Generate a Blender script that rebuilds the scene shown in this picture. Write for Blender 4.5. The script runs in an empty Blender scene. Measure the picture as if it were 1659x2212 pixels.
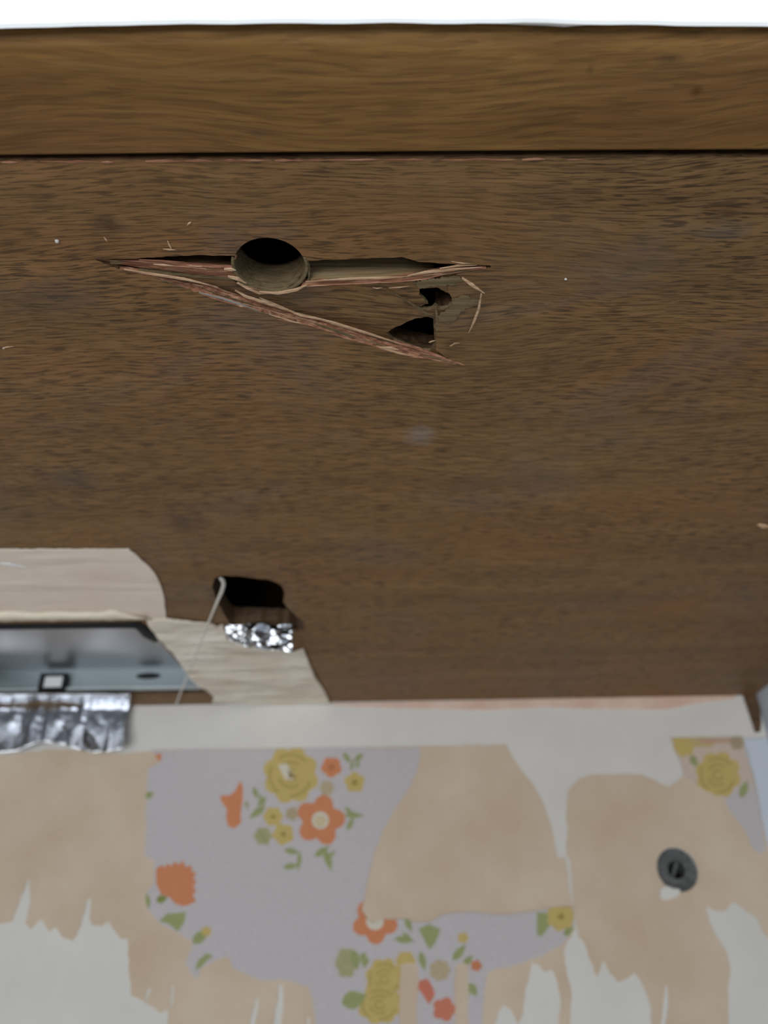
import bpy, bmesh, math, random
import numpy as np
from mathutils import Vector, Matrix, noise

random.seed(4)
scene = bpy.context.scene
C = scene.collection

# ------------------------------------------------------------------ camera
FPX = 1700.0                       # focal length in pixels of the 1659 x 2212 frame
PITCH, YAW, ROLL = math.radians(31.0), math.radians(1.1), math.radians(-1.3)
H, D = 0.130, 0.4135               # camera below the cabinet bottom / in front of the wall
CAM = Vector((0.0, -D, -H))
fw = Vector((math.sin(YAW)*math.cos(PITCH), math.cos(YAW)*math.cos(PITCH), math.sin(PITCH)))
r0 = Vector((math.cos(YAW), -math.sin(YAW), 0)); u0 = r0.cross(fw)
RT = r0*math.cos(ROLL) + u0*math.sin(ROLL)
UP = -r0*math.sin(ROLL) + u0*math.cos(ROLL)
cd = bpy.data.cameras.new('camera'); cam = bpy.data.objects.new('camera', cd); C.objects.link(cam)
cam.matrix_world = Matrix(((RT.x, UP.x, -fw.x, CAM.x), (RT.y, UP.y, -fw.y, CAM.y),
                           (RT.z, UP.z, -fw.z, CAM.z), (0, 0, 0, 1)))
cd.sensor_fit = 'VERTICAL'; cd.sensor_height = 36.0; cd.lens = 36.0*FPX/2212.0
cd.clip_start = 0.005; cd.clip_end = 50
cd.dof.use_dof = True; cd.dof.focus_distance = 0.163; cd.dof.aperture_fstop = 15.0
scene.camera = cam

# ------------------------------------------------------------------ light and exposure
vs = scene.view_settings
vs.view_transform = 'Standard'; vs.look = 'None'; vs.gamma = 1.0; vs.use_curve_mapping = False
vs.exposure = 0.06
world = bpy.data.worlds.new('room_daylight'); scene.world = world; world.use_nodes = True
bg = world.node_tree.nodes['Background']
bg.inputs['Color'].default_value = (0.95, 0.975, 1.0, 1); bg.inputs['Strength'].default_value = 0.13

def area(name, loc, target, sx, sy, power, col):
    l = bpy.data.lights.new(name, 'AREA'); l.shape = 'RECTANGLE'; l.size = sx; l.size_y = sy
    l.energy = power; l.color = col
    o = bpy.data.objects.new(name, l); C.objects.link(o); o.location = loc
    o.rotation_euler = (Vector(target) - Vector(loc)).to_track_quat('-Z', 'Y').to_euler()
    return o
area('window_daylight', (-0.7, -2.5, -0.95), (0, 0, -0.1), 1.6, 1.1, 33, (0.98, 0.99, 1.0))
area('door_front_fill', (0.1, -1.25, 0.90), (0.0, -0.45, 0.1), 0.5, 0.5, 24, (0.92, 0.97, 1.0))  # added fill light, no visible source; brightens the white door front from above

# ------------------------------------------------------------------ helpers
def ray(px, py):
    return fw*FPX + RT*(px - 829.5) - UP*(py - 1106.0)
def S(px, py, z=0.0):              # point on the horizontal plane of the cabinet bottom (or z above it)
    d = ray(px, py); return CAM + d*((z + H)/d.z)
def W(px, py, y=0.0):              # point on the wall plane (or y in front of it)
    d = ray(px, py); return CAM + d*((y + D)/d.y)
def to_px(P):                      # array of points -> photo pixels, used once to lay the print out on the paper
    v = P - np.array(CAM); f = v@np.array(fw)
    return 829.5 + FPX*(v@np.array(RT))/f, 1106.0 - FPX*(v@np.array(UP))/f

def lin(r, g, b, k=1.0):
    def c(v):
        v /= 255.0
        return v/12.92 if v <= .04045 else ((v + .055)/1.055)**2.4
    return tuple(min(.95, c(x)*k) for x in (r, g, b))

def link(name, me, mats, parent=None, smooth=False):
    o = bpy.data.objects.new(name, me); C.objects.link(o)
    for m in (mats if isinstance(mats, (list, tuple)) else [mats]): me.materials.append(m)
    if parent: o.parent = parent
    if smooth:
        for p in me.polygons: p.use_smooth = True
    return o
def bm_obj(name, bm, mats, parent=None, smooth=False):
    bmesh.ops.recalc_face_normals(bm, faces=bm.faces)
    me = bpy.data.meshes.new(name); bm.to_mesh(me); bm.free()
    return link(name, me, mats, parent, smooth)
def tag(o, label, cat, group=None):
    o['label'] = label; o['category'] = cat
    if group: o['group'] = group
    return o
def struct(o): o['kind'] = 'structure'; return o
def empty(name, loc=(0, 0, 0)):
    o = bpy.data.objects.new(name, None); C.objects.link(o); o.location = loc
    o.empty_display_size = .02
    return o

def box(bm, x0, x1, y0, y1, z0, z1, bevel=0):
    r = bmesh.ops.create_cube(bm, size=1.0, matrix=Matrix.Translation(((x0+x1)/2, (y0+y1)/2, (z0+z1)/2))
        @ Matrix.Diagonal((x1-x0, y1-y0, z1-z0, 1)))
    if bevel:
        es = list({e for v in r['verts'] for e in v.link_edges})
        bmesh.ops.bevel(bm, geom=es, offset=bevel, segments=2, affect='EDGES')

def ragged(pts, step=9.0, amp=1.6, seed=0, closed=True):
    """subdivide a pixel polyline and shake it like a torn edge"""
    rnd = random.Random(seed); out = []
    n = len(pts)
    for i in range(n if closed else n-1):
        a = Vector(pts[i]); b = Vector(pts[(i+1) % n]); L = (b-a).length
        k = max(1, int(L/step)); nrm = Vector((-(b-a).y, (b-a).x))/max(L, 1e-6)
        for j in range(k):
            p = a.lerp(b, j/k)
            if j: p = p + nrm*rnd.uniform(-amp, amp)
            out.append((p.x, p.y))
    if not closed: out.append(tuple(pts[-1]))
    return out

def fill(loops, extr, dz=None):
    """loops of 3D points (first the outline, then holes) -> solid sheet extruded by the vector extr.
    The extruded rim gets material slot 1."""
    bm = bmesh.new(); es = []
    for lp in loops:
        vs_ = [bm.verts.new(p) for p in lp]
        for i in range(len(vs_)):
            es.append(bm.edges.new((vs_[i], vs_[(i+1) % len(vs_)])))
    bmesh.ops.triangle_fill(bm, edges=es, use_beauty=True, use_dissolve=False)
    fs = list(bm.faces)
    bnd = [e for e in bm.edges if len(e.link_faces) == 1]
    ext = bmesh.ops.extrude_face_region(bm, geom=fs)
    top = [g for g in ext['geom'] if isinstance(g, bmesh.types.BMVert)]
    bmesh.ops.translate(bm, verts=top, vec=extr)
    capf = {g for g in ext['geom'] if isinstance(g, bmesh.types.BMFace)}
    bm.normal_update()
    ev = Vector(extr).normalized()
    bm.faces.ensure_lookup_table()
    orig = set(fs)
    for f in bm.faces:
        if abs(f.normal.dot(ev)) < .35: f.material_index = 1
    return bm

# ------------------------------------------------------------------ materials
def mat(name, rough=.6, spec=.5, metal=0.0):
    m = bpy.data.materials.new(name); m.use_nodes = True
    nt = m.node_tree; b = nt.nodes['Principled BSDF']
    b.inputs['Roughness'].default_value = rough
    b.inputs['Specular IOR Level'].default_value = spec
    b.inputs['Metallic'].default_value = metal
    return m, nt, b
def N(nt, t, **kw):
    n = nt.nodes.new(t)
    for k, v in kw.items():
        if k in n.inputs: n.inputs[k].default_value = v
        else: setattr(n, k, v)
    return n
def coords(nt, scale, rot=(0, 0, 0), src=None):
    mp = N(nt, 'ShaderNodeMapping'); mp.inputs['Scale'].default_value = scale
    mp.inputs['Rotation'].default_value = rot
    if src is None:
        tc = N(nt, 'ShaderNodeTexCoord'); src = tc.outputs['Object']
    nt.links.new(src, mp.inputs['Vector'])
    return mp.outputs['Vector']
def tex_noise(nt, vec, scale=1.0, detail=3.0, rough=.55, dist=0.0):
    n = N(nt, 'ShaderNodeTexNoise'); n.inputs['Scale'].default_value = scale
    n.inputs['Detail'].default_value = detail; n.inputs['Roughness'].default_value = rough
    n.inputs['Distortion'].default_value = dist
    nt.links.new(vec, n.inputs['Vector']); return n.outputs['Fac']
def ramp(nt, fac, stops):
    r = N(nt, 'ShaderNodeValToRGB'); cr = r.color_ramp
    while len(cr.elements) < len(stops): cr.elements.new(.5)
    for e, (p, c) in zip(cr.elements, stops):
        e.position = p; e.color = tuple(c) + (1,) if len(c) == 3 else c
    nt.links.new(fac, r.inputs['Fac']); return r.outputs['Color']
def mix(nt, fac, a, b, mode='MIX'):
    m = N(nt, 'ShaderNodeMix', data_type='RGBA', blend_type=mode)
    for sock, v in ((m.inputs[0], fac), (m.inputs[6], a), (m.inputs[7], b)):
        if isinstance(v, (int, float)): sock.default_value = v
        elif isinstance(v, tuple): sock.default_value = v + (1,) if len(v) == 3 else v
        else: nt.links.new(v, sock)
    return m.outputs[2]
def bump(nt, b, height, strength=.3, dist=.0003):
    n = N(nt, 'ShaderNodeBump'); n.inputs['Strength'].default_value = strength
    n.inputs['Distance'].default_value = dist
    nt.links.new(height, n.inputs['Height']); nt.links.new(n.outputs['Normal'], b.inputs['Normal'])

def wood(name, dark, midc, light, warm, pore=.75, pore_scale=1.0, rough=.5, smudge=0.0, spec=.35, stains=()):
    m, nt, b = mat(name, rough, spec)
    tc = N(nt, 'ShaderNodeTexCoord')
    # the grain wanders: shift Y by a slow noise
    slow = tex_noise(nt, coords(nt, (11, 22, 11), src=tc.outputs['Object']), 1, 2)
    sh = N(nt, 'ShaderNodeMath', operation='MULTIPLY_ADD'); nt.links.new(slow, sh.inputs[0])
    sh.inputs[1].default_value = .016; sh.inputs[2].default_value = -.008
    cx = N(nt, 'ShaderNodeCombineXYZ'); nt.links.new(sh.outputs[0], cx.inputs['Y'])
    ad = N(nt, 'ShaderNodeVectorMath', operation='ADD')
    nt.links.new(tc.outputs['Object'], ad.inputs[0]); nt.links.new(cx.outputs[0], ad.inputs[1])
    src = ad.outputs[0]
    bands = tex_noise(nt, coords(nt, (6, 95, 95), src=src), 1, 5, .6)
    fine = tex_noise(nt, coords(nt, (60, 900, 900), src=src), 1, 3, .6)
    pores = tex_noise(nt, coords(nt, (170*pore_scale, 1900*pore_scale, 1900*pore_scale), src=src), 1, 2, .5)
    pores2 = tex_noise(nt, coords(nt, (120*pore_scale, 1250*pore_scale, 1250*pore_scale), src=src), 1, 2, .5)
    hue = tex_noise(nt, coords(nt, (9, 22, 22), src=tc.outputs['Object']), 1, 3, .6)
    dens = tex_noise(nt, coords(nt, (14, 40, 40), src=tc.outputs['Object']), 1, 2, .5)
    col = ramp(nt, bands, [(.28, dark), (.5, midc), (.72, light)])
    col = mix(nt, ramp(nt, hue, [(.42, (0, 0, 0)), (.68, (.75, .75, .75))]), col, warm)
    f2 = ramp(nt, fine, [(.3, (.74, .72, .70)), (.62, (1.08, 1.08, 1.08))])
    col = mix(nt, 1.0, col, f2, 'MULTIPLY')
    pm = ramp(nt, pores, [(.38, (1, 1, 1)), (.475, (0, 0, 0))])
    pm = mix(nt, 1.0, pm, ramp(nt, pores2, [(.33, (.8, .8, .8)), (.46, (0, 0, 0))]), 'LIGHTEN')
    pd = ramp(nt, dens, [(.3, (.5, .5, .5)), (.58, (1, 1, 1))])
    pf = mix(nt, 1.0, pm, pd, 'MULTIPLY')
    pfs = mix(nt, 1.0, pf, (pore, pore, pore), 'MULTIPLY')
    col = mix(nt, pfs, col, tuple(x*.22 for x in dark))
    if smudge:                                                  # greyish dust film rubbed into the veneer
        sm = tex_noise(nt, coords(nt, (16, 20, 20), src=tc.outputs['Object']), 1, 4, .65, .6)
        col = mix(nt, ramp(nt, sm, [(.52, (0, 0, 0)), (.75, (smudge,)*3)]), col, lin(105, 100, 98))
    if stains:
        wob = tex_noise(nt, coords(nt, (220, 420, 420), src=tc.outputs['Object']), 1, 3, .6)
    for pt, rx, ry, sc, k in stains:                            # local stains, dust marks and knots
        sb = N(nt, 'ShaderNodeVectorMath', operation='SUBTRACT'); nt.links.new(tc.outputs['Object'], sb.inputs[0]); sb.inputs[1].default_value = tuple(pt)
        sc_ = N(nt, 'ShaderNodeVectorMath', operation='MULTIPLY'); nt.links.new(sb.outputs[0], sc_.inputs[0]); sc_.inputs[1].default_value = (1/rx, 1/ry, 0)
        ln = N(nt, 'ShaderNodeVectorMath', operation='LENGTH'); nt.links.new(sc_.outputs[0], ln.inputs[0])
        ad2 = N(nt, 'ShaderNodeMath', operation='MULTIPLY_ADD'); nt.links.new(wob, ad2.inputs[0]); ad2.inputs[1].default_value = .9; nt.links.new(ln.outputs['Value'], ad2.inputs[2])
        col = mix(nt, ramp(nt, ad2.outputs[0], [(.45, (k, k, k)), (.98, (0, 0, 0))]), col, sc)
    nt.links.new(col, b.inputs['Base Color'])
    inv = N(nt, 'ShaderNodeMath', operation='SUBTRACT'); inv.inputs[0].default_value = 1.0
    nt.links.new(pf, inv.inputs[1])
    bump(nt, b, inv.outputs[0], .35, .00025)
    return m

_a, _b = S(510, 645), S(900, 762); ANG = math.atan2(_b.y-_a.y, _b.x-_a.x)
M = {}
M['veneer'] = wood('dark_veneer', lin(112, 84, 52), lin(130, 99, 63), lin(144, 111, 73), lin(142, 101, 62), smudge=.34, pore=.78, spec=.2,
    stains=[(S(905, 940), .010, .011, lin(150, 142, 135), .55), (S(400, 1130), .022, .020, lin(62, 52, 44), .6), (S(150, 1035), .02, .014, lin(84, 76, 70), .6),
            (S(120, 640), .030, .014, lin(78, 68, 60), .55), (S(235, 482), .008, .005, lin(50, 40, 32), .7), (S(1560, 500), .016, .007, lin(96, 88, 82), .5), (S(1180, 420), .022, .006, lin(92, 70, 48), .4)])
M['door'] = wood('golden_brown_wood', lin(112, 79, 40), lin(136, 100, 54), lin(150, 114, 66), lin(112, 76, 46),
                 pore=.25, pore_scale=.6, rough=.55, spec=.2,
    stains=[(S(1503, 197), .0022, .0022, lin(92, 56, 22), .9), (S(1275, 150), .0022, .0022, lin(70, 48, 28), .7), (S(1450, 130), .006, .0018, lin(62, 44, 30), .7), (S(560, 288), .010, .0026, lin(96, 68, 48), .7)])
M['carcass'] = wood('carcass_wood', lin(80, 60, 42), lin(96, 74, 52), lin(110, 86, 62), lin(104, 76, 54))

def raw_wood(name, a, bcol, c, rot):
    m, nt, b = mat(name, .8, .15)
    v = coords(nt, (70, 1500, 1500), rot=(0, 0, rot))
    n = tex_noise(nt, v, 1, 4, .65)
    col = ramp(nt, n, [(.3, a), (.5, bcol), (.7, c)])
    nt.links.new(col, b.inputs['Base Color']); bump(nt, b, n, .6, .0006)
    return m
M['cut'] = raw_wood('raw_cut_wood', lin(88, 76, 54), lin(116, 101, 74), lin(140, 122, 92), 0)
M['groove'] = raw_wood('pale_groove_wood', lin(128, 108, 76), lin(158, 136, 102), lin(176, 156, 122), 0)
M['torn'] = raw_wood('torn_reddish_wood', lin(108, 68, 50), lin(158, 110, 84), lin(216, 172, 142), -ANG)
M['lip'] = raw_wood('torn_reddish_wood_along_grain', lin(110, 70, 52), lin(164, 114, 88), lin(214, 170, 140), 0)
M['fibre'] = raw_wood('pale_wood_fibre', lin(160, 124, 92), lin(206, 170, 136), lin(232, 200, 168), 0)

def plain(name, col, rough=.7, var=.12, scale=60, spec=.25, col2=None, bmp=.15, metal=0.0):
    m, nt, b = mat(name, rough, spec, metal)
    n = tex_noise(nt, coords(nt, (scale,)*3), 1, 5, .6)
    c2 = col2 or tuple(x*(1-var*2) for x in col)
    nt.links.new(ramp(nt, n, [(.3, c2), (.65, col)]), b.inputs['Base Color'])
    if bmp:
        n2 = tex_noise(nt, coords(nt, (scale*14,)*3), 1, 3, .6); bump(nt, b, n2, bmp, .0003)
    return m
K = 1.62
M['plaster'] = plain('off_white_plaster', (.71, .70, .665), .85, .04, 25)
M['beige'] = plain('beige_backing_paper', (.66, .555, .44), .9, .1, 20, col2=(.57, .44, .315))
M['pinkpaper'] = plain('pinkish_paper', lin(182, 162, 150, K), .85, .1, 40, col2=lin(168, 140, 124, K))
M['tornply'] = plain('torn_paper_edge', lin(192, 184, 168, K), .9, .06, 60)
M['card'] = plain('beige_card', (.82, .72, .62), .5, .06, 30, col2=(.74, .62, .52), bmp=0)
_nt = M['card'].node_tree; _n = tex_noise(_nt, coords(_nt, (14, 70, 30)), 1, 3, .5, .5); bump(_nt, _nt.nodes['Principled BSDF'], _n, .5, .004)
M['cardpale'] = plain('stained_pale_card', (.86, .81, .71), .6, .06, 34, col2=(.70, .60, .46), bmp=0)
_nt = M['cardpale'].node_tree; _n = tex_noise(_nt, coords(_nt, (30, 95, 30), rot=(0, 0, -.5)), 1, 3, .5, .5); bump(_nt, _nt.nodes['Principled BSDF'], _n, 1.0, .006)
M['white'] = plain('bluish_white_paint', (.60, .66, .74), .6, .02, 10, bmp=.05)
M['ceil'] = plain('ceiling_white', (.9, .91, .92), .9, .01, 6, bmp=0)
M['laminate'] = plain('white_laminate', (.86, .88, .88), .5, .01, 10, bmp=.02)
M['paint'] = plain('grey_white_paint', lin(160, 158, 150), .6, .1, 200)
M['alu'] = plain('brushed_aluminium', (.50, .51, .53), .38, .04, 30, spec=.5, bmp=.03, metal=1.0)
M['steel_pale'] = plain('pale_grey_metal', (.50, .56, .58), .5, .05, 40, spec=.5, bmp=.05, metal=.3)
M['steel_dark'] = plain('blue_grey_metal', (.26, .31, .34), .45, .05, 40, spec=.5, bmp=.05, metal=.4)
M['rubber'] = plain('black_rubber', (.012, .012, .013), .6, .1, 90)
M['clip_white'] = plain('white_clip_plastic', (.75, .78, .8), .5, .03, 90)
M['foil'] = plain('crinkled_foil', (.62, .65, .70), .24, .03, 60, spec=.5, bmp=.0, metal=1.0)
M['greyplug'] = plain('grey_wall_plug', (.15, .16, .16), .6, .3, 420, bmp=.6)
M['dark'] = plain('dark_cavity', (.02, .018, .016), .9, .1, 40)
m, nt, b = mat('clear_thread', .15, .5)
b.inputs['Base Color'].default_value = (.78, .74, .66, 1); b.inputs['Transmission Weight'].default_value = .12
M['thread'] = m

# printed paper: colour comes from a per-vertex print layer
m, nt, b = mat('floral_printed_paper', .85, .2)
at = N(nt, 'ShaderNodeVertexColor'); at.layer_name = 'print'
nn = tex_noise(nt, coords(nt, (900, 900, 900)), 1, 2)
col = mix(nt, 1.0, at.outputs['Color'], ramp(nt, nn, [(.3, (.93, .93, .93)), (.7, (1.05, 1.05, 1.05))]), 'MULTIPLY')
nt.links.new(col, b.inputs['Base Color'])
wv = tex_noise(nt, coords(nt, (60, 60, 1600)), 1, 2); bump(nt, b, wv, .1, .0002)
M['print'] = m

# ================================================================== THE SETTING
PLUG = W(1463, 1878); PLUG_R = 0.0098
# wall: a slab with the drilled hole for the wall plug
hole = [(PLUG.x + PLUG_R*math.cos(a), 0, PLUG.z + PLUG_R*math.sin(a)) for a in
        [i*2*math.pi/40 for i in range(40)]]
bm = fill([[(-1.6, 0, -.95), (.215, 0, -.95), (.215, 0, .95), (-1.6, 0, .95)], hole], (0, .08, 0))
wall = struct(bm_obj('wall_back', bm, [M['plaster'], M['plaster']]))
XR = W(1644, 1545).x
bm = bmesh.new(); box(bm, XR, XR + .1, -2.2, 0, -.95, .95)
struct(bm_obj('wall_right', bm, M['white']))
bm = bmesh.new(); box(bm, -1.6, XR + .1, -3.0, .08, .95, 1.0)
struct(bm_obj('ceiling', bm, M['ceil']))

# ================================================================== WALL CABINET
cab = empty('wall_cabinet', (0, 0, 0))
tag(cab, 'dark brown wooden wall cabinet seen from below, its underside drilled and gouged', 'cabinet')
XL, XC = -.36, XR - .001
TH = .0085
Z_TRAY = .012

def Sl(pts, z=0.0): return [S(x, y, z) for x, y in pts]

# --- outlines on the underside (photo coordinates projected on the board)
c_ = S(583, 573); rad = .0074
drill = [c_ + Vector((rad*math.cos(a), rad*.96*math.sin(a), 0)) for a in [i*2*math.pi/56 for i in range(56)]]
drill_px = [to_px(np.array([p]))for p in drill]
big_hole = ragged([(463, 1250), (476, 1244), (513, 1244), (550, 1249), (586, 1254), (609, 1266), (616, 1282),
                   (612, 1300), (628, 1319), (641, 1332), (657, 1344), (659, 1360), (641, 1361), (623, 1355),
                   (586, 1355), (550, 1353), (504, 1351), (495, 1346), (481, 1323), (467, 1296), (458, 1268)], 10, 1.5, 3)
tray_cut = [(-90, 1349), (305, 1342), (443, 1497), (-90, 1503)]

# damaged area: outline of everything that is missing from the flat surface
up_line = [(205, 561), (300, 558), (420, 551), (512, 553)]         # upper rim of the left groove
lo_band = [(258, 582), (330, 598), (420, 630), (510, 658), (600, 684), (700, 714), (800, 744), (890, 770), (1005, 790)]
# hole upper half of the drilled hole, taken as pixels
def circ_px(a0, a1, n):
    out = []
    for i in range(n+1):
        a = math.radians(a0 + (a1-a0)*i/n)
        x, y = to_px(np.array([c_ + Vector((rad*math.cos(a), rad*.96*math.sin(a), 0))]))
        out.append((float(x[0]), float(y[0])))
    return out
upper_arc = circ_px(180+8, 360-8, 26)                               # camera side of the hole (upper in the photo)
right_rim = [(664, 563), (750, 560), (868, 555), (905, 566), (960, 570), (1060, 574)]
right_end = [(1060, 578), (1000, 588), (965, 600), (968, 630), (985, 655), (962, 672), (944, 690), (941, 755), (975, 778)]
damage = (ragged(up_line, 10, .8, 1, False) + upper_arc + ragged(right_rim, 10, .9, 2, False)
          + ragged(right_end, 6, 1.2, 5, False) + ragged(lo_band[::-1], 8, 1.0, 7, False)[0:])
XG0, XG1 = S(-60, 348), S(1720, 340)
near = ragged([(-700, 353), (0, 348), (420, 346), (830, 343), (1240, 341), (1659, 340), (2300, 339)], 14, .8, 11, False)
near3 = Sl(near)
near3 = [p for p in near3 if XL < p.x < XC]
outline = [Vector((XL, near3[0].y, 0))] + near3 + [Vector((XC, near3[-1].y, 0)), Vector((XC, -.0005, 0)), Vector((XL, -.0005, 0))]
bm = fill([outline, Sl(damage), Sl(big_hole), [Vector((max(p.x, XL+.01), p.y, 0)) for p in Sl(tray_cut)]], (0, 0, TH))
panel = bm_obj('bottom_panel', bm, [M['veneer'], M['carcass']], cab)

# --- inside of the damage
DEEP = .0022
def sheet_between(name, la, za, lb, zb, mats, parent, n=60, rough_amp=.0, sub=4, smooth=False):
    """ruled sheet between two pixel polylines lying at heights za(t), zb(t)"""
    def samp(l, t):
        seg = [0]
        for a, b in zip(l, l[1:]): seg.append(seg[-1] + math.hypot(b[0]-a[0], b[1]-a[1]))
        s = t*seg[-1]
        for i in range(len(l)-1):
            if s <= seg[i+1] + 1e-9:
                k = (s-seg[i])/max(1e-9, seg[i+1]-seg[i])
                return (l[i][0] + (l[i+1][0]-l[i][0])*k, l[i][1] + (l[i+1][1]-l[i][1])*k)
        return l[-1]
    bm = bmesh.new(); rows = []
    for i in range(n+1):
        t = i/n; za_ = za(t) if callable(za) else za; zb_ = zb(t) if callable(zb) else zb
        A = S(*samp(la, t), za_); B = S(*samp(lb, t), zb_)
        row = []
        for j in range(sub+1):
            p = A.lerp(B, j/sub)
            if rough_amp and 0 < j < sub:
                q = noise.noise(Vector((p.x*90, p.y*1400, 3.1)))
                p = p + Vector((0, 0, rough_amp*q))
            elif rough_amp:
                p = p + Vector((0, 0, rough_amp*.3*noise.noise(Vector((p.x*700, p.y*700, 0)))))
            row.append(bm.verts.new(p))
        rows.append(row)
    for a, b in zip(rows, rows[1:]):
        for j in range(sub): bm.faces.new((a[j], a[j+1], b[j+1], b[j]))
    ext = bmesh.ops.extrude_face_region(bm, geom=list(bm.faces))
    bmesh.ops.translate(bm, verts=[g for g in ext['geom'] if isinstance(g, bmesh.types.BMVert)], vec=(0, 0, .0009))
    return bm_obj(name, bm, mats, parent, smooth)

hi_band = [(258, 581), (330, 590), (420, 606), (500, 632), (600, 664), (700, 692), (800, 722), (870, 745), (940, 766), (1003, 788)]
dep = lambda t: DEEP*min(1, t*3.2, (1-t)*4)
sheet_between('torn_edge', hi_band, dep, lo_band, 0.0, M['torn'], panel, 150, .0005, 8)

# the flap that was pushed in, with its two break-outs
ragged_hole = ragged([(906, 624), (925, 622), (944, 621), (958, 628), (977, 638), (978, 652), (968, 664), (950, 668),
                      (940, 660), (932, 668), (912, 668), (903, 662), (925, 656), (918, 648), (905, 636)], 5, 1.0, 21)
tri_hole = ragged([(834, 718), (846, 711), (870, 700), (896, 688), (924, 684), (936, 686), (938, 712), (940, 745),
                   (930, 758), (905, 758), (880, 748), (850, 735)], 6, 1.0, 22)
flap_out = ([(300, 586), (400, 597), (505, 606)] + circ_px(187, 0 + 8, 20)[0:0]
            + [(512, 612), (535, 628), (570, 634), (610, 632), (640, 622), (664, 612), (760, 606), (860, 602), (905, 594), (960, 588), (1062, 577),
               (1010, 596), (990, 610), (1000, 640), (995, 665), (965, 690), (950, 740), (975, 776), (940, 768)]
            + [(870, 749), (800, 727), (700, 697), (600, 668), (500, 636), (420, 610), (330, 592)])
def flap_z(px, py):
    # 0 along the grooves, sinking towards the diagonal break
    top = 605; lowy = np.interp(px, [p[0] for p in hi_band], [p[1] for p in hi_band])
    k = max(0.0, min(1.0, (py-top)/max(20.0, lowy-top)))
    r = 1.0 - max(0.0, min(1.0, (px-900)/70.0))
    return .00025 + DEEP*.95*k*max(r, 0.12)
def flap_pts(l): return [S(x, y, flap_z(x, y)) for x, y in l]
bm = fill([flap_pts(ragged(flap_out, 7, .7, 31)), flap_pts(ragged_hole), flap_pts(tri_hole)], (0, 0, .0010))
bm_obj('broken_flap', bm, [M['veneer'], M['cut']], panel)

# bare wood where the veneer has chipped away beside the break-out
patch = ragged([(968, 668), (980, 648), (1000, 640), (1032, 646), (1036, 656), (1015, 664), (1000, 672), (985, 690), (968, 700), (948, 690), (952, 676)], 4, 3.2, 61)
bm = fill([Sl(patch, -.0003)], (0, 0, .0003)); bm_obj('bare_patch', bm, [M['cut'], M['cut']], panel)
patch = ragged([(895, 612), (915, 604), (945, 602), (985, 598), (1000, 606), (980, 616), (950, 617), (925, 620), (905, 622)], 4, 2.6, 62)
bm = fill([Sl(patch, -.0003)], (0, 0, .0003)); bm_obj('bare_patch', bm, [M['cut'], M['cut']], panel)

# groove walls: far sides that face the room
G = .0075
sheet_between('groove_side', [(664, 540), (870, 536), (935, 560)], .0085, [(664, 605), (872, 600), (938, 592)], .0003,
              M['groove'], panel, 60, .0004, 6)
sheet_between('groove_side', [(225, 556), (330, 548), (430, 540), (520, 538)], lambda t: .0012 + .0065*t,
              [(232, 563), (330, 570), (430, 576), (508, 580)], .0003, M['carcass'], panel, 60, .0003, 6)
# torn lips along the grooves
sheet_between('torn_lip', [(655, 608), (760, 601), (870, 597), (920, 590), (960, 582), (1045, 575)], .0006,
              [(650, 620), (760, 614), (870, 609), (925, 603), (965, 592), (1050, 580)], -.0003, M['lip'], panel, 90, .0004, 5)
sheet_between('torn_lip', [(178, 559), (300, 565), (400, 572), (508, 580)], .0002,
              [(200, 561), (300, 578), (400, 590), (512, 602)], .0011, M['lip'], panel, 70, .0005, 5)
# inside wall of the drilled hole (far half) and chipped rim
bm = bmesh.new(); rows = []
for z in np.linspace(-.0001, .0084, 10):
    rows.append([bm.verts.new(c_ + Vector((rad*1.004*math.cos(a), rad*.965*math.sin(a), z)))
                 for a in [math.radians(-16 + 212*i/48) for i in range(49)]])
for a, b_ in zip(rows, rows[1:]):
    for i in range(48): bm.faces.new((a[i], a[i+1], b_[i+1], b_[i]))
ext = bmesh.ops.extrude_face_region(bm, geom=list(bm.faces))
for g in ext['geom']:
    if isinstance(g, bmesh.types.BMVert):
        d_ = Vector((g.co.x-c_.x, g.co.y-c_.y, 0)).normalized(); g.co += d_*.0006
bm_obj('drill_hole_wall', bm, M['cut'], panel, True)

def sliver(name, pts, w, z, m, parent, thick=.35, taper=True):
    """a thin splinter along pixel points; z is the height per point"""
    bm = bmesh.new(); P3 = [S(x, y, zz) for (x, y), zz in zip(pts, z)]
    rings = []
    n = len(P3)
    for i, p in enumerate(P3):
        t = (P3[min(i+1, n-1)] - P3[max(i-1, 0)]).normalized()
        s = t.cross(Vector((0, 0, 1))).normalized(); up = s.cross(t)
        k = 1.0
        if taper: k = .15 if i == n-1 else (.5 if i == 0 else 1.0)
        ww = w*k/2
        rings.append([bm.verts.new(p + s*ww + up*ww*thick), bm.verts.new(p - s*ww + up*ww*thick*.6),
                      bm.verts.new(p - s*ww*.8 - up*ww*thick), bm.verts.new(p + s*ww*.7 - up*ww*thick)])
    for a, b in zip(rings, rings[1:]):
        for i in range(4): bm.faces.new((a[i], a[(i+1) % 4], b[(i+1) % 4], b[i]))
    bm.faces.new(rings[0]); bm.faces.new(rings[-1][::-1])
    return bm_obj(name, bm, m, parent)
def polyz(n, z0, z1): return [z0 + (z1-z0)*i/(n-1) for i in range(n)]
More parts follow.
